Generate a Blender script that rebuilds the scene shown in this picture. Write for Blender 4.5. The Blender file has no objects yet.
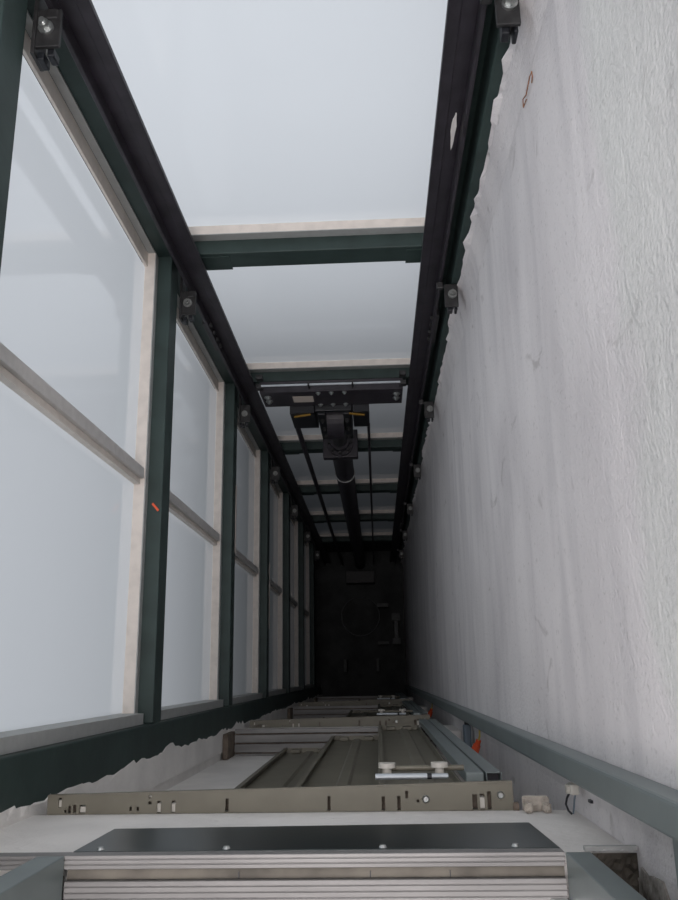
import bpy, bmesh, math, random
from mathutils import Vector, Matrix
random.seed(7)
sc = bpy.context.scene
col = sc.collection
H = 11.4                       # camera height above the pit floor; d below = metres beneath the camera

# ------------------------------------------------------------------ camera
FP = 818.0
D = Vector((378 - 339, 673 - 450, FP)).normalized()
s_ = -.028
X = Vector((1, s_, -(D[0] + D[1] * s_) / D[2])).normalized()
Y = X.cross(D)
if Y[1] > 0: Y = -Y
cam = bpy.data.cameras.new('camera'); cam_o = bpy.data.objects.new('camera', cam); col.objects.link(cam_o)
cam.sensor_fit = 'VERTICAL'; cam.sensor_height = 24; cam.lens = FP / 900 * 24
cam.clip_start = .02; cam.clip_end = 200
rot = Matrix(((X[0], -X[1], -X[2]), (Y[0], -Y[1], -Y[2]), (-D[0], D[1], D[2])))
cam_o.matrix_world = Matrix.Translation((0, 0, H)) @ rot.to_4x4()
sc.camera = cam_o

# ------------------------------------------------------------------ world, daylight, fill lights, exposure
w = bpy.data.worlds.new('daylight'); sc.world = w; w.use_nodes = True
bg = w.node_tree.nodes['Background']; bg.inputs[0].default_value = (.80, .86, 1, 1); bg.inputs[1].default_value = .02
def area(name, loc, rot, sx, sy, rad, colr):
    l = bpy.data.lights.new(name, 'AREA'); l.shape = 'RECTANGLE'; l.size = sx; l.size_y = sy
    l.energy = rad * math.pi * sx * sy; l.color = colr
    o = bpy.data.objects.new(name, l); col.objects.link(o); o.location = loc; o.rotation_euler = rot
    return o
PI = math.pi
SKY = (.95, .95, 1)
TOPD, BOTD = -1.6, 3.5
T_TOP = -1.5
# bright daylight outside the two glazed sides of the tower, which stands free only in its upper part
area('daylight_back', (-.2, 1.62 + 1.7, H - (TOPD + BOTD) / 2), (-PI / 2, 0, 0), 7, BOTD - TOPD, 1.10, SKY)
BOTL = 3.9
area('daylight_left', (-.82 - 1.7, .65, H - (TOPD + BOTL) / 2), (0, -PI / 2, 0), BOTL - TOPD, 7, .80, SKY)
area('overhead_fill', (-.2, .72, H - T_TOP - .03), (0, 0, 0), 1.0, 1.6, 6.5, (1, .95, .96))  # unseen fill added under the ceiling to lift the wall and upward faces
# soft fill lamp added above the camera to brighten the wall and doors
aim = (Vector((.3, 1.0, H - 2.6)) - Vector((-.45, -.65, H + 1.0))).to_track_quat('-Z', 'Y').to_euler()
area('camera_fill', (-.45, -.65, H + 1.0), aim, 1.1, 1.1, 17.5, (1, .935, .94))
sc.view_settings.view_transform = 'Standard'; sc.view_settings.look = 'None'
sc.view_settings.exposure = 0.0; sc.view_settings.gamma = 1; sc.view_settings.use_curve_mapping = False

# ------------------------------------------------------------------ materials
def mat(name, base, rough=.5, metal=0.0, noise=0.0, scale=20, bump=0.0, bscale=60, second=None, spec=.5, stretch=(1, 1, 1)):
    m = bpy.data.materials.new(name); m.use_nodes = True
    nt = m.node_tree; n = nt.nodes; L = nt.links; b = n['Principled BSDF']
    b.inputs['Base Color'].default_value = (*base, 1); b.inputs['Roughness'].default_value = rough
    b.inputs['Metallic'].default_value = metal; b.inputs['Specular IOR Level'].default_value = spec
    tc = n.new('ShaderNodeTexCoord'); mp = n.new('ShaderNodeMapping'); mp.inputs['Scale'].default_value = stretch
    L.new(tc.outputs['Object'], mp.inputs['Vector'])
    if noise:
        nz = n.new('ShaderNodeTexNoise'); nz.inputs['Scale'].default_value = scale; nz.inputs['Detail'].default_value = 6
        L.new(mp.outputs[0], nz.inputs['Vector'])
        cr = n.new('ShaderNodeValToRGB')
        s = second or tuple(max(0, c * (1 - noise)) for c in base)
        cr.color_ramp.elements[0].position = .35; cr.color_ramp.elements[0].color = (*s, 1)
        cr.color_ramp.elements[1].position = .62; cr.color_ramp.elements[1].color = (*base, 1)
        L.new(nz.outputs['Fac'], cr.inputs[0]); L.new(cr.outputs[0], b.inputs['Base Color'])
    if bump:
        nb = n.new('ShaderNodeTexNoise'); nb.inputs['Scale'].default_value = bscale; nb.inputs['Detail'].default_value = 5
        L.new(mp.outputs[0], nb.inputs['Vector'])
        bp = n.new('ShaderNodeBump'); bp.inputs['Strength'].default_value = bump; bp.inputs['Distance'].default_value = .01
        L.new(nb.outputs['Fac'], bp.inputs['Height']); L.new(bp.outputs[0], b.inputs['Normal'])
    return m
M = {}
M['green'] = mat('dark_green_paint', (.034, .056, .052), .55, 0, .25, 9, .05, 50, None, .35)
M['greygreen'] = mat('grey_green_paint', (.13, .165, .165), .45, 0, .12, 14, .04, 60)
M['rail'] = mat('greasy_dark_steel', (.030, .026, .034), .5, .1, .4, 16, .05, 40)
M['dark'] = mat('dark_machine_paint', (.012, .014, .018), .45, .2, .3, 20)
M['bracket'] = mat('dull_bracket_steel', (.034, .034, .035), .5, .3, .4, 40)
M['zinc'] = mat('zinc_plated_steel', (.55, .57, .56), .3, .9, .25, 60)
M['silver'] = mat('bright_steel_rod', (.50, .54, .57), .5, .6)
M['cream'] = mat('cream_gasket', (.74, .68, .62), .6, 0, .10, 25, .03, 160)
M['mull'] = mat('cream_grey_mullion', (.60, .58, .56), .6, 0, .1, 30)
M['greyseal'] = mat('grey_sealed_frame', (.40, .41, .40), .55, 0, .1, 30)
M['beige'] = mat('olive_beige_steel', (.165, .153, .118), .5, .1, .12, 12)
M['panel'] = mat('olive_beige_panel_steel', (.18, .168, .13), .5, .15, .15, 6)
M['alu'] = mat('worn_aluminium', (.25, .245, .24), .55, .35, .35, 9, .05, 90, stretch=(.25, 2, 1))
M['groove'] = mat('dusty_groove', (.16, .145, .12), .7, .1, .45, 14)
M['apron'] = mat('dark_grey_sheet_steel', (.075, .095, .098), .30, .75, .3, 5, stretch=(1, .3, .3))
M['jamb'] = mat('grey_painted_steel', (.19, .225, .225), .4, .2, .1, 10)
M['white'] = mat('white_nylon', (.55, .53, .48), .5)
M['orange'] = mat('orange_plastic', (.75, .10, .03), .5)
M['yellow'] = mat('yellow_insulation', (.55, .42, .10), .5)
M['yellowpaint'] = mat('yellow_ochre_paint', (.35, .2, .03), .5)
M['black'] = mat('black_insulation_and_shade', (.012, .012, .018), .5)
M['bluegrey'] = mat('blue_grey_plastic', (.14, .18, .22), .5)
M['label'] = mat('paper_label', (.55, .48, .42), .7)
M['wood'] = mat('dusty_mortar_lump', (.52, .47, .41), .9, 0, .4, 40, .8, 50)
M['brown'] = mat('brown_rust_steel', (.16, .125, .095), .7, 0, .4, 30, .3, 60)
M['rust'] = mat('rusty_wire', (.28, .12, .06), .8, 0, .3, 50)
M['plaster2'] = mat('white_smooth_plaster', (.78, .76, .73), .85, 0, .13, 5, .35, 45)
M['rough'] = mat('broken_dark_concrete', (.12, .105, .085), .95, 0, .7, 14, 1.0, 22)
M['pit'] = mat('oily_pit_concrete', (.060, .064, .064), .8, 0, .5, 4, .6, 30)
M['lobby'] = mat('grey_lobby_paint', (.35, .34, .33), .9)
M['pitsteel'] = mat('dull_pit_steel', (.10, .105, .105), .6, .2, .3, 30)
M['shadezinc'] = mat('shaded_zinc_bolt', (.26, .27, .26), .5, .5, .3, 60)  # zinc darkened in colour for bracket bolts in the shade further down
M['dust'] = mat('torn_pale_tape', (.55, .5, .46), .6)

def wall_material():
    m = bpy.data.materials.new('trowelled_plaster'); m.use_nodes = True
    nt = m.node_tree; n = nt.nodes; L = nt.links; b = n['Principled BSDF']; b.inputs['Roughness'].default_value = .88
    tc = n.new('ShaderNodeTexCoord')
    def noise(scale, detail, stretch=(1, 1, 1), dist=0):
        mp = n.new('ShaderNodeMapping'); mp.inputs['Scale'].default_value = stretch
        L.new(tc.outputs['Object'], mp.inputs[0])
        z = n.new('ShaderNodeTexNoise'); z.inputs['Scale'].default_value = scale; z.inputs['Detail'].default_value = detail
        z.inputs['Distortion'].default_value = dist
        L.new(mp.outputs[0], z.inputs[0]); return z.outputs['Fac']
    def ramp(f, p0, c0, p1, c1):
        r = n.new('ShaderNodeValToRGB'); e = r.color_ramp.elements
        e[0].position = p0; e[0].color = (*c0, 1); e[1].position = p1; e[1].color = (*c1, 1)
        L.new(f, r.inputs[0]); return r.outputs[0]
    def mul(a, c, f=1.0):
        x = n.new('ShaderNodeMix'); x.data_type = 'RGBA'; x.blend_type = 'MULTIPLY'; x.inputs[0].default_value = f
        L.new(a, x.inputs[6]); L.new(c, x.inputs[7]); return x.outputs[2]
    base = ramp(noise(1.8, 6, (1, .55, 1.1), 1.0), .38, (.70, .675, .68), .60, (.80, .775, .775))   # big smeared patches
    streak = ramp(noise(6, 6, (1, .22, 1.3), .5), .30, (.84, .84, .85), .52, (1, 1, 1))          # vertical trowel streaks
    speck = ramp(noise(90, 4), .27, (.70, .70, .69), .40, (1, 1, 1))
    stain = ramp(noise(5.5, 8, (1, 1, .8), 2.5), .27, (.70, .69, .68), .36, (1, 1, 1))
    c = mul(mul(mul(base, streak, .8), speck, .6), stain, .8)
    sp = n.new('ShaderNodeSeparateXYZ'); L.new(tc.outputs['Object'], sp.inputs[0])              # upper coat, rougher and greener
    wv = n.new('ShaderNodeMath'); wv.operation = 'MULTIPLY_ADD'; wv.inputs[1].default_value = .5
    L.new(noise(2.2, 5, (1, 1, 1), .5), wv.inputs[0]); L.new(sp.outputs[2], wv.inputs[2])
    mr = n.new('ShaderNodeMapRange'); mr.interpolation_type = 'SMOOTHSTEP'; mr.inputs[1].default_value = 10.46; mr.inputs[2].default_value = 10.56
    L.new(wv.outputs[0], mr.inputs[0])
    coat = ramp(noise(80, 7), .30, (.86, .90, .87), .62, (.95, .985, .96))
    mc = n.new('ShaderNodeMix'); mc.data_type = 'RGBA'; mc.blend_type = 'MULTIPLY'
    L.new(mr.outputs[0], mc.inputs[0]); L.new(c, mc.inputs[6]); L.new(coat, mc.inputs[7]); c = mc.outputs[2]
    L.new(c, b.inputs['Base Color'])
    bp = n.new('ShaderNodeBump'); bp.inputs['Strength'].default_value = .45; bp.inputs['Distance'].default_value = .006
    ad = n.new('ShaderNodeMath'); ad.operation = 'ADD'
    L.new(noise(120, 6), ad.inputs[0]); L.new(noise(22, 4, (1, .4, 1), .8), ad.inputs[1])
    L.new(ad.outputs[0], bp.inputs['Height']); L.new(bp.outputs[0], b.inputs['Normal'])
    return m
M['wall'] = wall_material()

def opal():                     # frosted glass: scatters the daylight behind it, mirrors at a slant
    m = bpy.data.materials.new('frosted_glass'); m.use_nodes = True
    nt = m.node_tree; n = nt.nodes; L = nt.links; n.remove(n['Principled BSDF']); out = n['Material Output']
    t = n.new('ShaderNodeBsdfTranslucent'); t.inputs[0].default_value = (.80, .83, .85, 1)
    df = n.new('ShaderNodeBsdfDiffuse'); df.inputs[0].default_value = (.5, .52, .53, 1)
    g = n.new('ShaderNodeBsdfGlossy'); g.inputs['Roughness'].default_value = .07; g.inputs[0].default_value = (.9, .9, .9, 1)
    a = n.new('ShaderNodeMixShader'); a.inputs[0].default_value = .05
    f = n.new('ShaderNodeFresnel'); f.inputs[0].default_value = 1.45
    mx = n.new('ShaderNodeMixShader')
    L.new(t.outputs[0], a.inputs[1]); L.new(df.outputs[0], a.inputs[2])
    L.new(f.outputs[0], mx.inputs[0]); L.new(a.outputs[0], mx.inputs[1]); L.new(g.outputs[0], mx.inputs[2])
    L.new(mx.outputs[0], out.inputs[0]); return m
def clear():
    m = bpy.data.materials.new('clear_glass'); m.use_nodes = True
    nt = m.node_tree; n = nt.nodes; L = nt.links; n.remove(n['Principled BSDF']); out = n['Material Output']
    t = n.new('ShaderNodeBsdfTransparent'); t.inputs[0].default_value = (.95, .97, .97, 1)
    g = n.new('ShaderNodeBsdfGlossy'); g.inputs['Roughness'].default_value = .02
    mx = n.new('ShaderNodeMixShader'); mx.inputs[0].default_value = .05
    L.new(t.outputs[0], mx.inputs[1]); L.new(g.outputs[0], mx.inputs[2]); L.new(mx.outputs[0], out.inputs[0]); return m
M['opal'] = opal(); M['clear'] = clear()

# ------------------------------------------------------------------ mesh helpers (x, y, d) with d metres beneath the camera
class MB:
    def __init__(s): s.b = bmesh.new()
    def box(s, x0, x1, y0, y1, d0, d1, bev=0, seg=2):
        r = bmesh.ops.create_cube(s.b, size=1)
        vs = r['verts']
        bmesh.ops.scale(s.b, vec=(abs(x1 - x0), abs(y1 - y0), abs(d1 - d0)), verts=vs)
        bmesh.ops.translate(s.b, vec=((x0 + x1) / 2, (y0 + y1) / 2, H - (d0 + d1) / 2), verts=vs)
        if bev:
            es = list({e for v in vs for e in v.link_edges})
            bmesh.ops.bevel(s.b, geom=es, offset=bev, segments=seg, affect='EDGES', profile=.5)
        return s
    def cyl(s, p0, p1, r, r2=None, n=16, bev=0):
        a = Vector((p0[0], p0[1], H - p0[2])); b = Vector((p1[0], p1[1], H - p1[2])); v = b - a
        res = bmesh.ops.create_cone(s.b, cap_ends=True, segments=n, radius1=r, radius2=r if r2 is None else r2, depth=v.length)
        q = Vector((0, 0, 1)).rotation_difference(v.normalized()).to_matrix().to_4x4()
        bmesh.ops.transform(s.b, matrix=Matrix.Translation((a + b) / 2) @ q, verts=res['verts'])
        return s
    def ring(s, c, r, t, n=28):        # torus, axis z
        vs = []
        for i in range(n):
            a = 2 * PI * i / n
            vs.append([s.b.verts.new((c[0] + (r + t * math.cos(k * PI / 3)) * math.cos(a), c[1] + (r + t * math.cos(k * PI / 3)) * math.sin(a), H - c[2] + t * math.sin(k * PI / 3))) for k in range(6)])
        for i in range(n):
            for k in range(6):
                s.b.faces.new((vs[i][k], vs[(i + 1) % n][k], vs[(i + 1) % n][(k + 1) % 6], vs[i][(k + 1) % 6]))
        return s
    def tube(s, pts, r, n=8):
        P = [Vector((p[0], p[1], H - p[2])) for p in pts]; rings = []
        up = Vector((.3, .2, 1)).normalized()
        for i, p in enumerate(P):
            t = (P[min(i + 1, len(P) - 1)] - P[max(i - 1, 0)]).normalized()
            u = t.cross(up).normalized(); v = t.cross(u).normalized()
            rings.append([s.b.verts.new(p + r * (math.cos(2 * PI * k / n) * u + math.sin(2 * PI * k / n) * v)) for k in range(n)])
        for a, b in zip(rings, rings[1:]):
            for k in range(n): s.b.faces.new((a[k], a[(k + 1) % n], b[(k + 1) % n], b[k]))
        s.b.faces.new(rings[0]); s.b.faces.new(rings[-1][::-1]); return s
    def prism(s, poly, lo, hi, axis='z'):     # polygon extruded along an axis
        def pt(a, b, c):
            if axis == 'z': return (a, b, H - c)      # poly (x, y), range d
            if axis == 'x': return (c, a, H - b)      # poly (y, d), range x
            return (a, c, H - b)                      # poly (x, d), range y
        A = [s.b.verts.new(pt(*p, lo)) for p in poly]; B = [s.b.verts.new(pt(*p, hi)) for p in poly]
        n = len(poly)
        for i in range(n): s.b.faces.new((A[i], A[(i + 1) % n], B[(i + 1) % n], B[i]))
        s.b.faces.new(A[::-1]); s.b.faces.new(B); return s
    def holed(s, x0, x1, y0, y1, d0, d1, holes):  # flat plate in x-y with rectangular holes through d
        xs = sorted({x0, x1, *[h[0] for h in holes], *[h[1] for h in holes]})
        ys = sorted({y0, y1, *[h[2] for h in holes], *[h[3] for h in holes]})
        V = {}
        def v(x, y, d):
            if (x, y, d) not in V: V[(x, y, d)] = s.b.verts.new((x, y, H - d))
            return V[(x, y, d)]
        solid = set()
        for i in range(len(xs) - 1):
            for j in range(len(ys) - 1):
                cx, cy = (xs[i] + xs[i + 1]) / 2, (ys[j] + ys[j + 1]) / 2
                if not any(h[0] < cx < h[1] and h[2] < cy < h[3] for h in holes): solid.add((i, j))
        for i, j in solid:
            a, b, c, e = xs[i], xs[i + 1], ys[j], ys[j + 1]
            for d in (d0, d1): s.b.faces.new((v(a, c, d), v(b, c, d), v(b, e, d), v(a, e, d)))
            for di, dj, q in ((-1, 0, ((a, c), (a, e))), (1, 0, ((b, c), (b, e))), (0, -1, ((a, c), (b, c))), (0, 1, ((a, e), (b, e)))):
                if (i + di, j + dj) not in solid:
                    s.b.faces.new((v(*q[0], d0), v(*q[1], d0), v(*q[1], d1), v(*q[0], d1)))
        return s
    def build(s, name, m, parent=None, smooth=False, origin=None):
        bmesh.ops.recalc_face_normals(s.b, faces=s.b.faces)
        me = bpy.data.meshes.new(name)
        vs = [v.co for v in s.b.verts]
        if parent is not None: o0 = parent.get('_o'); org = Vector(o0) if o0 else Vector()
        else:
            if origin is None:
                lo = Vector([min(v[i] for v in vs) for i in range(3)]); hi = Vector([max(v[i] for v in vs) for i in range(3)])
                org = Vector(((lo[0] + hi[0]) / 2, (lo[1] + hi[1]) / 2, lo[2]))
            else: org = Vector(origin)
        bmesh.ops.translate(s.b, vec=-org, verts=s.b.verts)
        if smooth:
            for f in s.b.faces: f.smooth = True
        s.b.to_mesh(me); s.b.free()
        for mm in (m if isinstance(m, (list, tuple)) else [m]): me.materials.append(M[mm] if isinstance(mm, str) else mm)
        o = bpy.data.objects.new(name, me); col.objects.link(o)
        o['_o'] = list(org)
        if parent is not None: o.parent = parent
        else: o.location = org
        return o

def tag(o, label=None, cat=None, group=None, kind=None):
    if label: o['label'] = label
    if cat: o['category'] = cat
    if group: o['group'] = group
    if kind: o['kind'] = kind
    return o
def thing(name, x, y, d, label, cat, group=None):
    o = bpy.data.objects.new(name, None); col.objects.link(o); o.location = (x, y, H - d); o['_o'] = [x, y, H - d]
    o.empty_display_size = .05
    return tag(o, label, cat, group)
def kids(o): return [c for c in ALLO() if c.parent == o]
def ALLO(): return list(bpy.data.objects)
def copy_tree(o, parent=None, dz=0):
    c = o.copy(); col.objects.link(c)
    if parent is not None: c.parent = parent
    else: c.location = (o.location[0], o.location[1], o.location[2] - dz)
    for k in kids(o): copy_tree(k, c)
    return c
def struct(o): o['kind'] = 'structure'; return o

XL, XR, YB, YF = -.73, .322, 1.53, -.146        # inner faces of the steel frame
GX, GY = -.82, 1.62                            # glass planes
WX = .38                                       # concrete wall face
BEAM_TOP = [1.35 + 1.4 * k for k in range(7)]  # top face of each ring of beams
T0 = -1.5                                      # top of what is built

# ------------------------------------------------------------------ setting
b = MB(); b.prism([(WX, 1.9), (WX + .25, 1.9), (WX + .25, -1.6), (WX + .012, -1.6), (WX + .012, -.24), (WX, -.185)], T0, 11.4)
struct(b.build('wall_right', 'wall'))
def ragged_strip(name, pts_fn, m):
    bb = MB(); prev = None
    d = -.2
    rows = []
    while d < 11.0:
        rows.append([bb.b.verts.new((p[0], p[1], H - d)) for p in pts_fn(d)]); d += random.uniform(.018, .05) * (1 + d * .12)
    for r0, r1 in zip(rows, rows[1:]):
        n = len(r0)
        for i in range(n): bb.b.faces.new((r0[i], r0[(i + 1) % n], r1[(i + 1) % n], r1[i]))
    bb.b.faces.new(rows[0]); bb.b.faces.new(rows[-1][::-1])
    return struct(bb.build(name, m))
ph = [random.uniform(0, 6) for _ in range(4)]
def rag(d): return .006 * math.sin(3.1 * d + ph[0]) + .005 * math.sin(9.3 * d + ph[1]) + random.choice((-.008, -.003, 0, .002, .005, .009))
ragged_strip('wall_right', lambda d: [(WX - .0005, 1.30), (.372, 1.36), (.3585, 1.4085), (.346 + rag(d), 1.4225), (.350 + rag(d) * .3, 1.4295), (WX - .0005, 1.4295)], 'wall')
LINT = [1.35, 4.15, 6.95, 9.75]                 # landing sill levels
DH = 1.82 - 1.35                                # sill to header flange
# door-side wall: a lintel band between each sill and the header under it, and the recess behind the doors
for i, d0 in enumerate(LINT):
    b = MB(); b.box(-.74, WX + .011, -.60, -.275, d0 + (.070 if i == 0 else .03), d0 + DH - .001)
    if i == 0: b.box(-.74, .305, -.60, -.275, d0 + .0305, d0 + .0699)
    o = b.build('wall_front', 'plaster2'); struct(o)
    if i < 3:
        b = MB(); b.box(-.74, WX - .001, -.60, -.375, d0 + DH - .001, d0 + 2.8 + .03)
        struct(b.build('wall_front', 'plaster2'))
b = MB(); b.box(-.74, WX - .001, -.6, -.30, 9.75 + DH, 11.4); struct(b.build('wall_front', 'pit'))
# side wall of the door niche on the left, with mortar smeared over the column
b = MB(); b.box(-.90, XL - .004, -.60, -.2585, 1.36, 11.0); struct(b.build('wall_left', 'plaster2'))
ph2 = [random.uniform(0, 6) for _ in range(4)]
def rag2(d): return .012 * math.sin(4.3 * d + ph2[0]) + .009 * math.sin(13 * d + ph2[1]) + random.choice((-.014, -.006, 0, .004, .008, .013))
ragged_strip('wall_left', lambda d: [(XL - .0035, -.34), (XL + .004, -.34), (XL + .003, -.253 + rag2(d) * .9), (XL + .0005, -.249 + rag2(d) * .3), (XL - .0035, -.2595)] if d > 1.3 else
             [(XL - .0035, -.34), (XL - .003, -.34), (XL - .003, -.2605), (XL - .0033, -.2602), (XL - .0035, -.2600)], 'plaster2')
# pit
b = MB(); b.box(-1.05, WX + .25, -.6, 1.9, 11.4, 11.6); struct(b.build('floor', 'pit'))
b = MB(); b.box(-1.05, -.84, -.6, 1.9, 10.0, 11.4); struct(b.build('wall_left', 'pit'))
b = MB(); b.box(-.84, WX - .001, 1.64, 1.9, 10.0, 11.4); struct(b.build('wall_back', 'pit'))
b = MB(); b.box(-1.05, WX + .25, -1.6, 1.9, T0 - .15, T0); struct(b.build('ceiling', 'lobby'))
# top landing: floor slab behind the sill, broken out beside the door frame
b = MB()
N = 34; M2 = 16
def slab(bb, x0, x1, y0, y1, dd, amp, N=12, M2=70):
    g = [[bb.b.verts.new((x0 + (x1 - x0) * i / N, y0 + (y1 - y0) * j / M2, H - dd - (random.uniform(-amp, amp) if 0 < i < N and 0 < j < M2 else 0))) for j in range(M2 + 1)] for i in range(N + 1)]
    for i in range(N):
        for j in range(M2): bb.b.faces.new((g[i][j], g[i + 1][j], g[i + 1][j + 1], g[i][j + 1]))
slab(b, .311, WX + .011, -.80, -.274, 1.40, .007)
struct(b.build('floor', 'rough'))
b = MB(); slab(b, -.9, -.49, -.60, -.292, 1.362, .004); struct(b.build('floor', 'rough'))
b = MB(); b.box(-.486, .272, -1.6, -.372, 1.352, 1.5); struct(b.build('floor', 'lobby'))
b = MB(); b.box(-.9, -.535, -.8, -.50, -1.5, 1.36); struct(b.build('wall_front', 'lobby'))
b = MB(); b.box(.316, WX + .011, -1.0, -.8, -1.5, 1.39); struct(b.build('wall_front', 'rough'))
# thin broken edge of the screed at the right of the door frame
b = MB(); n = 14; poly = [(.3095 + (WX + .010 - .3095) * i / n, -.2625) for i in range(n + 1)] + [(WX + .010 - (WX + .010 - .3095) * i / n, -.2665 - random.uniform(0, .0035)) for i in range(n + 1)]
b.prism(poly, 1.388, 1.3995); struct(b.build('trim_1', 'greyseal'))

M['stained'] = mat('stained_plaster', (.52, .49, .45), .9, 0, .9, 22, .8, 40, (.06, .05, .04))
b = MB(); pts = []
for t in range(26):
    an = 2 * PI * t / 26
    pts.append((-.352 + .075 * math.cos(an) * random.uniform(.75, 1), 1.33 + .11 * math.sin(an) * random.uniform(.75, 1)))
b.prism(pts, WX + .0085, WX + .0117, 'x'); struct(b.build('wall_right', 'stained'))

# ------------------------------------------------------------------ steel frame
LV = ['highest', 'second highest', 'third highest', 'fourth', 'fifth', 'sixth', 'lowest']
def column(label, boxes):
    bb = MB()
    for q in boxes: bb.box(*q[:4], T0, 10.9, bev=.004)
    o = bb.build('steel_column', 'green'); return tag(o, label, 'steel column')
column('dark green steel column in the far left corner behind the left guide rail', [(-.83, XL, 1.53, 1.60)])
column('dark green steel column in the far right corner half buried in wall plaster', [(XR, WX - .001, 1.43, 1.60), (.245, XR + .002, 1.537, 1.583)])
column('dark green steel column along the lower edge of the left windows', [(-.83, XL, -.258, -.146)])
b = MB(); b.box(.335, WX - .001, -.193, -.149, .95, 10.9, bev=.005)
tag(b.build('steel_tube', 'jamb'), 'grey green square steel tube running down the right concrete wall', 'steel tube')
b = MB(); b.box(.350, WX + .010, -.60, -.1935, 1.02, 1.10, bev=.004)
tag(b.build('steel_tube', 'jamb'), 'short grey tube end at the right edge of the picture by the stained wall', 'steel tube')

def window(nm, labelled, axis, k):
    """glazed bay k between two rings of beams"""
    dt = BEAM_TOP[k] + .105 if k >= 0 else T0
    db = BEAM_TOP[k + 1]
    root = bpy.data.objects.new(nm, None); col.objects.link(root)
    if axis == 'L':
        root.location = (GX, .64, H - db); root['_o'] = [GX, .64, H - db]
        y0, y1 = YF, 1.529
        f = MB()
        f.box(GX - .012, XL - .055, y0, y1, db - .035, db - .001); f.build('window_frame', 'cream', root)
        f = MB(); f.box(GX - .012, XL - .055, y0, y1, dt + .001, dt + .03); f.build('window_frame', 'cream', root)
        g = MB(); g.box(GX - .012, -.752, y0 + .001, -.112, dt + .0305, db - .0355); g.build('sealed_edge', 'greyseal', root)
        g = MB(); g.box(-.7845, -.7815, y0 + .001, 1.5225, db - .035, db - .002); g.build('sealed_edge', 'greyseal', root)
        g = MB(); g.box(-.8115, -.785, 1.523, 1.5285, dt + .0305, db - .0355); g.build('sealed_edge', 'greyseal', root)
        c = MB(); c.box(GX - .001, -.8125, 1.468, 1.5225, dt + .0305, db - .0355); c.build('gasket', 'cream', root)
        m = MB(); m.box(GX - .001, -.787, .660, .697, dt + .031, db - .036, bev=.002); m.build('mullion', 'mull', root)
        m = MB(); m.box(GX - .001, -.800, .640, .6595, dt + .032, db - .037); m.build('glazing_bead', 'cream', root)
        for ya, yb in ((-.111, .675), (.675, 1.467)):
            p = MB(); p.box(GX - .011, GX - .002, ya + .0005, yb - .0005, dt + .031, db - .036)
            o = p.build('pane', ['clear', 'opal'], root)
            for pl in o.data.polygons:
                if pl.normal[0] > .9: pl.material_index = 1
    else:
        root.location = (-.2, GY, H - db); root['_o'] = [-.2, GY, H - db]
        x0, x1 = -.75, XR
        for q in ((db - .045, db - .001), (dt + .001, dt + .03)):
            f = MB(); f.box(x0, x1, 1.588, GY + .012, *q); f.build('window_frame', 'cream', root)
        g = MB(); g.box(x0, x1, 1.5845, 1.5875, db - .047, db - .002); g.build('sealed_edge', 'greyseal', root)
        for xa in (x0 + .001, x1 - .03):
            g = MB(); g.box(xa, xa + .029, 1.602, GY + .01, dt + .031, db - .046); g.build('gasket', 'cream', root)
        p = MB(); p.box(x0 + .031, x1 - .031, GY + .002, GY + .011, dt + .031, db - .046)
        o = p.build('pane', ['clear', 'opal'], root)
        for pl in o.data.polygons:
            if pl.normal[1] < -.9: pl.material_index = 1
    root['kind'] = 'structure'
wn = 1
for k in range(-1, 6):
    window('window_%d' % wn, '', 'L', k); wn += 1
for k in range(-1, 6):
    window('window_%d' % wn, '', 'B', k); wn += 1
for k, dt in enumerate(BEAM_TOP):
    bb = MB(); bb.box(-.83, XL - .001, YF - .001 + .002, 1.529, dt, dt + .104, bev=.004)
    o = bb.build('steel_beam', 'green')
    tag(o, '%s dark green crossbeam of the left glazed side' % ['topmost', 'second', 'third', 'fourth', 'fifth', 'sixth', 'lowest, barely lit'][k], 'steel beam', 'crossbeams of the left side')
    root = thing('steel_beam', -.2, YB, dt + .13, '%s dark green crossbeam of the far glazed side' % ['topmost', 'widest visible', 'second visible', 'third visible', 'fourth visible', 'fifth visible', 'lowest, nearly black'][k], 'steel beam', 'crossbeams of the far side')
    bb = MB(); bb.box(XL + .001, .243, YB, 1.600, dt, dt + .112, bev=.004); bb.build('beam', 'green', root)
    bb = MB(); bb.box(XL + .002, -.52, YB - .003, YB - .0002, dt + .02, dt + .121); bb.build('end_plate', 'green', root)
    bb = MB(); bb.box(.15, .243, YB - .003, YB - .0002, dt + .02, dt + .121); bb.build('end_plate', 'green', root)

# ------------------------------------------------------------------ guide rails
def guide_rail(x, sgn, label):
    root = thing('guide_rail', x, 1.49, 11.39, label, 'guide rail', 'lift guide rails')
    a = MB(); a.box(x - sgn * .006, x + sgn * .006, 1.446, 1.534, T0, 11.38, bev=.002); a.build('rail_base', 'rail', root)
    a = MB(); a.box(x + sgn * .0065, x + sgn * .045, 1.484, 1.496, T0, 11.38); a.box(x + sgn * .045, x + sgn * .078, 1.481, 1.499, T0, 11.38, bev=.003)
    a.build('rail_blade', 'rail', root)
    for d in (3.35, 8.35):
        a = MB(); a.box(x - sgn * .0065, x - sgn * .019, 1.450, 1.530, d - .15, d + .15, bev=.002); f = a.build('joint_plate', 'bracket', root)
        for i in range(4):
            for yy in (1.459, 1.521):
                a = MB(); a.cyl((x + sgn * .0062, yy, d - .115 + i * .076), (x + sgn * .016, yy, d - .115 + i * .076), .009, n=6); a.build('bolt', 'bracket', f)
guide_rail(-.69, 1, 'dark greasy steel guide rail running down the far left corner')
guide_rail(.282, -1, 'dark greasy steel guide rail running down by the right concrete wall')

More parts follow.
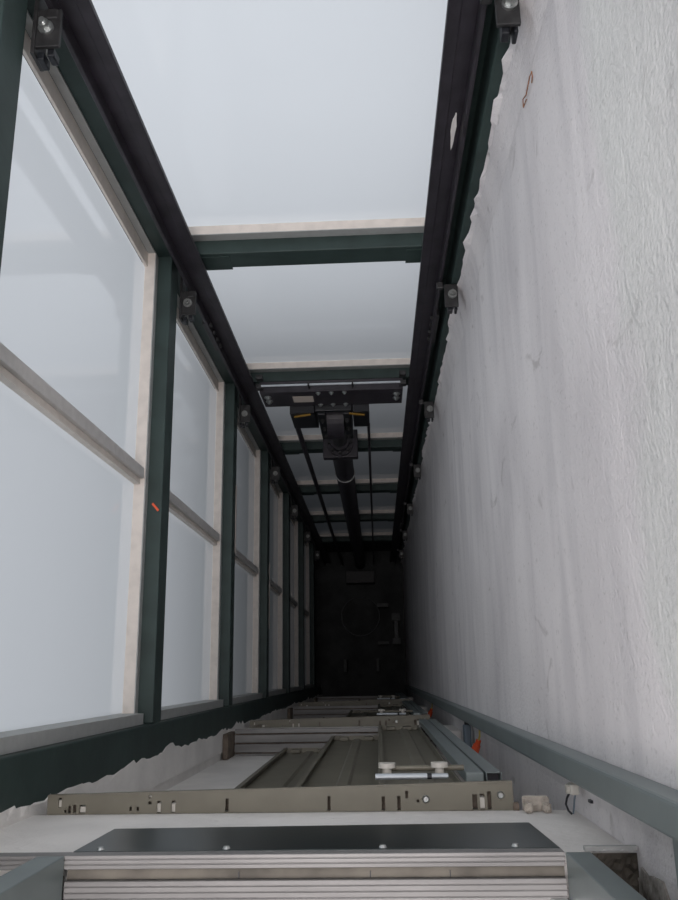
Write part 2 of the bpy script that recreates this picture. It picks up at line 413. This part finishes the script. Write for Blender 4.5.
def bolt(bb, p, q, r=.010):
    a = Vector(p); c = Vector(q); v = (c - a)
    bb.cyl(p, tuple(a + v * .22), r * 1.7, n=18); bb.cyl(tuple(a + v * .22), tuple(a + v * .7), r * 1.15, n=6); bb.cyl(tuple(a + v * .7), q, r * .6, n=10)
def bracket(side, d, label):
    # an angle welded to the column, an L piece to the rail base, clip and bolt on top
    if side < 0:
        root = thing('rail_bracket', -.71, 1.44, d + .10, label, 'bracket', 'brackets of the left guide rail')
        x = lambda t: -.729 + t; yb = 1.455
    else:
        root = thing('rail_bracket', .31, 1.44, d + .10, label, 'bracket', 'brackets of the right guide rail')
        x = lambda t: .321 + .012 - t; yb = 1.455
    def bx(bb, t0, t1, *r, **k): bb.box(min(x(t0), x(t1)), max(x(t0), x(t1)), *r, **k)
    if side < 0:
        a = MB(); bx(a, .0005, .010, 1.33, 1.5290, d, d + .06, bev=.002); a.build('wall_angle', 'bracket', root)
        a = MB(); bx(a, .0105, .065, 1.345, 1.4440, d, d + .010, bev=.002); a.build('arm', 'bracket', root)
        a = MB(); bx(a, .012, .028, 1.322, 1.343, d + .012, d + .05, bev=.003); a.build('clip', 'dark', root)
        a = MB(); bx(a, .034, .050, 1.330, 1.352, d + .012, d + .045, bev=.003); a.build('clip', 'dark', root)
        a = MB(); bolt(a, (x(.034), 1.392, d - .0005), (x(.034), 1.392, d - .03)); a.build('bolt', 'zinc' if d < 2 else 'shadezinc', root)
    else:
        a = MB(); bx(a, .002, .010, 1.35, 1.4285, d, d + .05, bev=.002); a.build('wall_angle', 'bracket', root)
        a = MB(); bx(a, -.012, .040, 1.335, 1.4285, d - .011, d - .001, bev=.002); a.build('arm', 'bracket', root)
        a = MB(); bx(a, -.008, .0015, 1.325, 1.375, d + .001, d + .04, bev=.003); a.build('clip', 'dark', root)
        a = MB(); bx(a, .0105, .028, 1.322, 1.37, d + .001, d + .03, bev=.003); a.build('clip', 'dark', root)
        a = MB(); bolt(a, (x(.010), 1.385, d - .0115), (x(.010), 1.385, d - .045)); a.build('bolt', 'zinc' if d < 2 else 'shadezinc', root)
    a = MB(); 
    if side < 0: a.box(-.700, -.672, 1.4175, 1.4455, d - .002, d + .022, bev=.004)
    else: a.box(.266, .292, 1.4175, 1.4455, d - .002, d + .022, bev=.004)
    a.build('rail_clip', 'bracket', root)
LNAME = ['in the top left corner', 'below the widest far crossbeam', 'level with the hydraulic crosshead', 'just under the crosshead', 'fifth one down', 'sixth one down', 'deepest one']
for k, dt in enumerate(BEAM_TOP):
    bracket(-1, dt + .125, 'steel bracket of the left guide rail, ' + LNAME[k])
    bracket(1, dt + .125, 'steel bracket of the right guide rail, ' + LNAME[k].replace('top left corner', 'top right by the wall'))

# ------------------------------------------------------------------ hydraulic crosshead, ram
cx = -.206
root = thing('ram_crosshead', cx, 1.44, 4.34, 'dark steel crosshead spanning between both guide rails with bolts and a paper label', 'crosshead')
a = MB(); a.box(-.585, .173, 1.440, 1.448, 4.075, 4.315, bev=.002); a.box(-.585, .173, 1.448, 1.50, 4.075, 4.083); a.box(-.585, .173, 1.448, 1.50, 4.307, 4.315)
a.build('channel', 'rail', root)
a = MB(); a.box(-.418, -.308, 1.4385, 1.4398, 4.150, 4.245); a.build('label_plate', 'label', root)
for x in (-.55, .14):
    for d in (4.15, 4.215):
        a = MB(); bolt(a, (x, 1.4398, d), (x, 1.424, d), .012); a.build('bolt', 'zinc', root)
for x in (cx - .07, cx, cx + .07):
    for d in (4.10, 4.295):
        a = MB(); bolt(a, (x, 1.4398, d), (x, 1.426, d), .008); a.build('bolt', 'zinc', root)
a = MB(); a.cyl((-.57, 1.462, 4.03), (.158, 1.462, 4.03), .006, n=10); a.build('tie_rod', 'silver', root)
for x in (cx - .115, cx + .115):
    a = MB(); a.box(x - .004, x + .004, 1.452, 1.472, 4.0, 4.0745); a.build('rod_lug', 'bracket', root)
for x, sg in ((-.60, 1), (.19, -1)):
    for ya in (1.4505, 1.503):
        a = MB(); a.box(min(x, x + sg * .035), max(x, x + sg * .035), ya, ya + .024, 4.03, 4.074, bev=.003); a.build('guide_shoe', 'bracket', root)
a = MB(); a.prism([(1.40, 4.32), (1.56, 4.32), (1.56, 4.70), (1.44, 4.74), (1.40, 4.60)], -.45, -.315, 'x'); a.build('rope_guard', 'dark', root)
a = MB(); a.prism([(1.40, 4.32), (1.56, 4.32), (1.56, 4.70), (1.44, 4.74), (1.40, 4.60)], -.10, -.008, 'x'); a.build('rope_guard', 'dark', root)
for s0, s1 in ((-.43, -.335), (-.12, -.035)):
    a = MB(); a.prism([(s0, 4.37), (s1, 4.33), (s1, 4.35), (s0, 4.385)] if s0 < -.2 else [(s0, 4.33), (s1, 4.37), (s1, 4.385), (s0, 4.35)], 1.394, 1.3995, 'y'); a.build('painted_strip', 'yellowpaint', root)
a = MB(); a.box(-.314, -.101, 1.525, 1.535, 4.32, 4.72, bev=.003); a.build('backing_plate', 'dark', root)
a = MB(); a.box(-.31, -.105, 1.41, 1.524, 4.32, 4.36, bev=.004); a.box(-.30, -.255, 1.40, 1.52, 4.36, 4.86, bev=.004); a.box(-.155, -.11, 1.40, 1.52, 4.36, 4.86, bev=.004)
a.build('yoke', 'dark', root)
a = MB(); a.cyl((-.254, 1.46, 4.60), (-.156, 1.46, 4.60), .13, n=32); a.build('pulley_wheel', 'rail', root)
a = MB(); a.cyl((cx, 1.46, 4.60), (cx, 1.46, 5.1), .045, n=24); a.build('piston_rod', 'bracket', root, smooth=False)
for x in (-.275, -.135):
    for d in (4.45, 4.62, 4.78):
        a = MB(); bolt(a, (x, 1.3998, d), (x, 1.378, d), .010); a.build('bolt', 'bracket', root)

root = thing('hydraulic_cylinder', cx, 1.46, 11.39, 'long black hydraulic cylinder standing against the far windows under the crosshead', 'hydraulic cylinder')
a = MB(); a.cyl((cx, 1.46, 5.32), (cx, 1.46, 11.38), .070, n=32); a.build('barrel', 'rail', root)
a = MB(); a.cyl((cx, 1.46, 5.16), (cx, 1.46, 5.319), .085, n=32); a.cyl((cx, 1.46, 5.10), (cx, 1.46, 5.16), .062, n=32); a.box(cx - .115, cx + .115, 1.37, 1.56, 5.19, 5.26, bev=.006); a.build('cylinder_head', 'rail', root)
for i in range(8):
    an = PI * 2 * i / 8
    a = MB(); a.cyl((cx + .072 * math.cos(an), 1.46 + .072 * math.sin(an), 5.125), (cx + .072 * math.cos(an), 1.46 + .072 * math.sin(an), 5.159), .010, n=6); a.build('bolt', 'bracket', root)
a = MB(); a.ring((cx, 1.46, 6.0), .073, .004); a.build('hose_clamp', 'zinc', root)
for x, lab in ((-.45, 'left'), (-.015, 'right')):
    a = MB(); a.cyl((x, 1.46, 4.75), (x, 1.46, 11.38), .017 if x < -.2 else .009, n=10)
    tag(a.build('steel_rope', 'rail'), 'dark vertical rope on the %s side of the hydraulic cylinder' % lab, 'rope', 'ropes beside the hydraulic cylinder')

# ------------------------------------------------------------------ top landing: sill, apron, door frame
root = thing('door_sill', -.15, -.3, 1.40, 'worn grooved aluminium door sill across the bottom of the picture', 'door sill')
y = -.262
a = MB()
ribs = [(-.262, -.2674), (-.2684, -.2744), (-.2754, -.2815)]
for y0, y1 in ribs: a.box(-.735, .271, y1, y0, 1.350, 1.372, bev=.0008, seg=1)
a.box(-.735, .271, -.2815, -.2626, 1.3518, 1.3803)
a.build('front_rib', 'alu', root)
a = MB(); a.box(-.485, .271, -.2975, -.282, 1.362, 1.38); a.build('running_groove', 'groove', root)
a = MB(); yy = -.298
while yy > -.365:
    a.box(-.485, .271, yy - .0074, yy, 1.350, 1.372, bev=.0008, seg=1); yy -= .0082
a.box(-.485, .271, -.368, -.2984, 1.3518, 1.38); a.build('tread_rib', 'alu', root)
for x in (-.02, .10, -.22):
    a = MB(); a.box(x - .0008, x + .0008, -.297, -.288, 1.359, 1.3615); a.build('joint_notch', 'dark', root)
a = MB(); a.box(.245, .270, -.372, -.325, 1.343, 1.3495, bev=.001); pl = a.build('corner_clip', 'zinc', root)
root = thing('apron_plate', -.1, -.262, 1.59, 'dark grey sheet steel apron screwed under the aluminium door sill', 'apron plate')
a = MB(); a.prism([(-.484, 1.3802), (.270, 1.3802), (.262, 1.60), (-.492 + .012, 1.575)], -.2745, -.2618, 'y')
a.build('sheet', 'apron', root)
for x in (-.445, -.245, -.0, .205):
    a = MB(); a.cyl((x, -.2617, 1.392), (x, -.2578, 1.392), .0065, .0045, n=16); a.build('screw', 'zinc', root)
def jamb(x0, x1, label):
    r = thing('door_frame_post', (x0 + x1) / 2, -.35, 1.349, label, 'door frame post', 'door frame posts of the top landing')
    a = MB(); a.box(x0, x1, -.46, -.262, -1.4, 1.3495, bev=.002); a.build('post', 'jamb', r)
jamb(-.530, -.486, 'grey painted steel door frame post at the bottom left corner')
jamb(.272, .309, 'grey painted steel door frame post at the bottom right corner')

# ------------------------------------------------------------------ lower landings
NAME = {1: 'nearest', 2: 'middle', 3: 'deepest'}
def header(s):
    d = s - 2.8 + DH
    r = thing('door_header', -.22, -.26, d + .17, '', 'door header', 'door headers of the lower landings')
    holes = [(-0.6768, -0.67, -0.2619, -0.2421), (-0.6632, -0.6581, -0.2709, -0.2655), (-0.6549, -0.6493, -0.2727, -0.2583), (-0.6447, -0.6383, -0.2716, -0.2565), (-0.6308, -0.6181, -0.2727, -0.2565), (-0.5253, -0.5202, -0.2691, -0.2619), (-0.5105, -0.5054, -0.2691, -0.2619), (-0.486, -0.4793, -0.2475, -0.2414), (-0.486, -0.4793, -0.2583, -0.2529), (-0.4677, -0.4597, -0.2734, -0.2522), (-0.4372, -0.4292, -0.2734, -0.2522), (-0.3243, -0.3176, -0.2727, -0.2511), (-0.112, -0.1053, -0.2727, -0.2511), (0.0001, 0.0075, -0.2734, -0.2529), (0.032, 0.0394, -0.2734, -0.2529), (0.0491, 0.0552, -0.2565, -0.2457), (0.072, 0.0774, -0.2626, -0.2583), (0.1862, 0.1964, -0.2734, -0.2529), (0.2016, 0.2114, -0.2734, -0.2522), (0.2169, 0.2247, -0.2734, -0.2493)]
    a = MB(); a.holed(-.70, .27, -.2745, -.2385, d, d + .003, holes); a.box(-.70, .27, -.2382, -.2362, d - .001, d + .014)
    for v in a.b.verts: v.co.y = -.2745 + (v.co.y + .2745) * (1 + .45 * (v.co.x + .70) / .97)     # the channel widens to the right
    a.build('header_plate', 'beige', r)
    a = MB(); a.box(-.699, .266, -.35, -.2755, d + .004, d + .16); a.build('back_channel', 'beige', r)
    a = MB(); a.box(-.696, .262, -.2740, -.2395, d + .028, d + .034); a.build('track', 'brown', r)
    for x, hw, ya, yb in [(-0.6734, 0.0044, -0.2619, -0.2421), (-0.6244, 0.0074, -0.2727, -0.2565), (-0.4826, 0.0043, -0.2475, -0.2414), (-0.4637, 0.005, -0.2734, -0.2522), (-0.4332, 0.005, -0.2734, -0.2522), (0.2065, 0.0059, -0.2734, -0.2522)]:
        k_ = 1 + .45 * (x + .70) / .97; ya = -.2745 + (ya + .2745) * k_; yb = -.2745 + (yb + .2745) * k_
        a = MB(); a.box(x - hw, x + hw, ya + .001, yb - (yb - ya) * .25, d + .005, d + .0275, bev=.001); a.build('spacer', 'white', r)
    for x, yy in ((0.0911, -.252), (0.2442, -.246)):
        a = MB(); a.cyl((x, yy, d - .0005), (x, yy, d - .005), .008, .005, n=16); a.build('rivet', 'zinc', r)
    a = MB(); a.cyl((.268, -.270, d + .004), (.280, -.270, d + .004), .010, n=16); a.build('end_roller', 'brown', r)
    # hanger of the door in front of the header: shaft, two nylon wheels, bright rods
    a = MB(); a.cyl((.012, -.206, d + .135), (.185, -.206, d + .135), .006, n=12); a.build('hanger_bar', 'beige', r)
    for x in (.014, .130):
        a = MB(); a.cyl((x, -.219, d + .12), (x, -.203, d + .12), .010, n=16); a.cyl((x, -.203, d + .12), (x, -.193, d + .12), .019, n=20); a.build('roller', 'white', r)
    a = MB(); a.cyl((-.012, -.217, d + .08), (.100, -.217, d + .08), .0065, n=14); a.build('closer_rod', 'silver', r)
    a = MB(); a.cyl((.110, -.217, d + .08), (.145, -.217, d + .08), .0055, n=14); a.build('closer_rod', 'silver', r)
    a = MB(); a.cyl((.100, -.217, d + .08), (.1098, -.217, d + .08), .006, n=10); a.build('closer_joint', 'dark', r)
    return r
def panel(s, x0, x1, y):
    d0, d1 = s - 2.8 + DH + .18, s - .012
    r = thing('door_panel', (x0 + x1) / 2, y, d1, '', 'sliding door panel', 'telescopic door panels of the lower landings')
    a = MB()
    a.box(x0, x1, y - .012, y - .010, d0, d1)                                  # sheet
    a.box(x0, x0 + .006, y - .0098, y + .012, d0, d1, bev=.001, seg=1)         # folded edges
    a.box(x0 + .0062, x0 + .016, y + .009, y + .012, d0, d1)
    a.box(x1 - .006, x1, y - .0098, y + .010, d0, d1, bev=.001, seg=1)
    a.prism([(x0 + .10, y - .0099), (x0 + .108, y - .002), (x0 + .135, y - .002), (x0 + .143, y - .0099)], d0 + .02, d1 - .02)   # stiffening rib
    a.box(x0 + .0065, x1 - .0065, y - .0098, y + .010, d1 - .004, d1)          # bottom fold
    a.build('sheet', 'panel', r)
    for x in (x0 + .06, x1 - .055):
        a = MB(); a.box(x - .022, x + .022, y - .009, y + .008, d1 - .07, d1 - .0045, bev=.004); a.build('sliding_guide', 'beige', r)
    return r
def sill(s):
    r = thing('door_sill', -.22, -.31, s + .03, '', 'door sill', 'door sills of the lower landings')
    for y0, y1 in ((-.272, -.252), (-.314, -.279), (-.358, -.321), (-.373, -.365)):
        a = MB(); a.box(-.700, .268, y0, y1, s, s + .016, bev=.001, seg=1); a.build('tread_rib', 'alu', r)
    a = MB(); a.box(-.698, .266, -.3735, -.2525, s + .0165, s + .0285); a.build('groove_bed', 'brown', r)
    a = MB(); a.box(-.725, -.7005, -.373, -.262, s - .18, s + .028, bev=.002); a.build('end_block', 'brown', r)
    return r
def pair(s):
    r = thing('door_post', .248, -.229, s, '', 'door post', 'grey box section door posts of the lower landings')
    d0, d1 = s - 2.8 + DH + .14, s - .01
    a = MB(); a.box(.189, .229, -.2398, -.2172, d0, d1, bev=.002); a.build('box_section', 'jamb', r)
    a = MB()
    for q in ((.234, .268, -.2398, -.2378), (.234, .268, -.2192, -.2172), (.234, .236, -.2378, -.2192), (.266, .268, -.2378, -.2192)): a.box(*q, d0, d1)
    a.build('box_section', 'jamb', r)
    a = MB(); a.box(.2365, .2655, -.2376, -.2194, d0 + .03, d0 + .04); a.build('inner_shade', 'black', r)  # black plug standing in for the shade inside the open tube
    return r
S1 = LINT[1]
hd = header(S1); p1 = panel(S1, -.457, -.220, -.350); p2 = panel(S1, -.230, .003, -.298); p3 = panel(S1, -.006, .186, -.254); sl = sill(S1); pr = pair(S1)
for i in range(3):
    dz = 2.8 * i; q = NAME[i + 1]
    for o, lab in ((hd, '%s olive beige slotted door header over a lower landing' % q), (p1, 'leftmost olive sliding door panel of the %s lower landing' % q),
                   (p2, 'middle olive sliding door panel of the %s lower landing' % q), (p3, 'rightmost olive sliding door panel of the %s lower landing' % q),
                   (sl, '%s grooved metal sill at the foot of lower landing doors' % q), (pr, 'twin grey box section post right of the %s lower landing doors' % q)):
        c = o if i == 0 else copy_tree(o, None, dz)
        c['label'] = lab

# ------------------------------------------------------------------ small things on the walls
a = MB()
for x0, x1, y0, y1, d0, d1 in ((.286, .338, -.2745, -.247, 1.80, 1.815),):
    a.box(x0, x1, y0, y1, d0, d1, bev=.004)
a.box(.286, .302, -.2745, -.256, 1.775, 1.799, bev=.005); a.box(.322, .338, -.2745, -.256, 1.775, 1.799, bev=.005)
bmesh.ops.subdivide_edges(a.b, edges=a.b.edges[:], cuts=2, use_grid_fill=True)
for v in a.b.verts: v.co += Vector((random.uniform(-.0012, .0012), random.uniform(-.0012, .0012) , random.uniform(-.0012, .0012)))
tag(a.build('mortar_block', 'wood'), 'crumbly beige mortar lump on the white ledge right of the nearest door header', 'mortar lump')
root = thing('wire_end', .37, -.24, 1.80, 'black wire ends in a white connector hanging out under the grey wall tube', 'wires')
a = MB(); a.box(.362, .379, -.232, -.212, 1.70, 1.735, bev=.004); a.cyl((.379, -.222, 1.715), (.356, -.222, 1.715), .009, n=12); a.build('connector', 'white', root)
a = MB(); a.tube([(.366, -.228, 1.725), (.360, -.240, 1.73), (.358, -.252, 1.735), (.362, -.264, 1.735), (.368, -.270, 1.735)], .0022); a.build('wire', 'black', root)
a = MB(); a.tube([(.376, -.232, 1.725), (.374, -.244, 1.73), (.373, -.258, 1.735), (.371, -.270, 1.738)], .0018); a.build('wire', 'bluegrey', root)
a = MB(); a.box(.374, .379, -.232, -.227, 1.60, 1.618); tag(a.build('anchor_stub', 'black'), 'tiny black stub on the white wall right of the wire ends', 'stub')
for i, d in enumerate((3.30, 6.10)):
    root = thing('cable_plug', .36, -.28, d + .05, ('orange plug on a yellow wire by the nearest twin grey post', 'smaller deeper orange plug under the grey wall tube')[i], 'plug', 'orange plugs on the right wall')
    a = MB(); a.cyl((.352, -.300, d), (.366, -.268, d - .01), .017, .014, n=14); a.cyl((.366, -.268, d - .01), (.372, -.250, d - .015), .010, n=12); a.build('plug', 'orange', root)
    a = MB(); a.tube([(.372, -.250, d - .015), (.376, -.235, d - .02), (.377, -.215, d - .02), (.378, -.192, d - .03)], .004); a.build('wire', 'yellow', root)
root = thing('cable_gland', .36, -.25, 3.7, 'blue grey switch housing on the wall beside the orange plug', 'switch housing')
a = MB(); a.box(.350, .379, -.305, -.215, 3.60, 3.66, bev=.006); a.build('housing', 'bluegrey', root)
a = MB(); a.cyl((.365, -.2148, 3.63), (.365, -.196, 3.63), .010, n=12); a.build('nipple', 'dark', root)
a = MB(); a.tube([(.3785, 1.262, 1.560), (.375, 1.258, 1.535), (.374, 1.268, 1.532), (.373, 1.270, 1.55), (.373, 1.262, 1.60), (.373, 1.278, 1.635), (.374, 1.262, 1.642), (.3765, 1.262, 1.615)], .0015)
tag(a.build('tie_wire', 'rust'), 'thin rusty tie wire sticking out of the upper right plaster wall', 'wire')
for k, (ya, yb, dd, lab) in enumerate(((.62, .98, BEAM_TOP[2], 'pale torn tape strip hanging from the third left crossbeam'), (.30, .75, BEAM_TOP[3], 'pale torn tape strip on the fourth left crossbeam'))):
    a = MB(); n = 14; poly = []
    for i in range(n + 1): poly.append((ya + (yb - ya) * i / n, dd + .085 + random.uniform(-.006, .002)))
    for i in range(n, -1, -1): poly.append((ya + (yb - ya) * i / n, dd + .104 + random.uniform(0, .015)))
    a.prism(poly, XL + .0002, XL + .0022, 'x'); tag(a.build('tape_strip', 'dust'), lab, 'tape', 'torn tape on the left crossbeams')
a = MB(); a.prism([(XL - .036, .576), (XL - .031, .582), (XL - .009, .556), (XL - .014, .550)], BEAM_TOP[1] - .004, BEAM_TOP[1] - .0002)
tag(a.build('sticker', 'orange'), 'small orange chip lying on the second left crossbeam', 'chip')

a = MB()
def blob(cx_, d_, rx, rd, y):
    pts = [(cx_ + rx * math.cos(t * PI / 8) * random.uniform(.45, 1), d_ + rd * math.sin(t * PI / 8) * random.uniform(.6, 1)) for t in range(16)]
    a.prism(pts, y - .0016, y - .0001, 'y')
blob(.257, 2.02, .009, .09, 1.4839)
tag(a.build('plaster_splash', 'plaster2'), 'pale plaster splash stuck on the right guide rail near the top', 'plaster splash')
# ------------------------------------------------------------------ pit
F = 11.4
def pt(name, boxes, m, label, cat, group=None):
    a = MB()
    for q in boxes: a.box(*q, bev=.004)
    return tag(a.build(name, m), label, cat, group)
pt('pit_tray', [(-.40, -.01, 1.18, 1.34, F - .25, F - .002)], 'bracket', 'grey box standing at the far end of the pit floor', 'box')
root = thing('pit_buffer', .2, .6, F - .001, 'steel buffer stand with pale plates right on the pit floor', 'buffer stand')
for q in ((.20, .31, .66, .76, F - .42, F - .40), (.20, .31, .36, .44, F - .42, F - .40), (.01, .16, .84, .89, F - .42, F - .40), (.01, .16, .36, .40, F - .42, F - .40)):
    a = MB(); a.box(*q, bev=.003); a.build('top_plate', 'pitsteel', root)
a = MB()
for q in ((.23, .28, .38, .74, F - .399, F - .002), (.03, .14, .855, .875, F - .399, F - .002), (.03, .14, .37, .39, F - .399, F - .002)): a.box(*q)
a.build('frame', 'dark', root)
for x, l in ((-.42, 'left'), (.0, 'right')):
    pt('pit_support', [(x - .02, x + .02, .02, .18, F - .5, F - .002)], 'pitsteel', 'small pale upright steel support, %s of the two near the pit doors' % l, 'support', 'supports on the pit floor')
a = MB(); a.ring((-.22, .75, F - .012), .26, .010, 40); tag(a.build('coiled_hose', 'dark'), 'dark coiled hose ring lying on the pit floor', 'hose')

for o in list(bpy.data.objects):
    if '_o' in o.keys(): del o['_o']
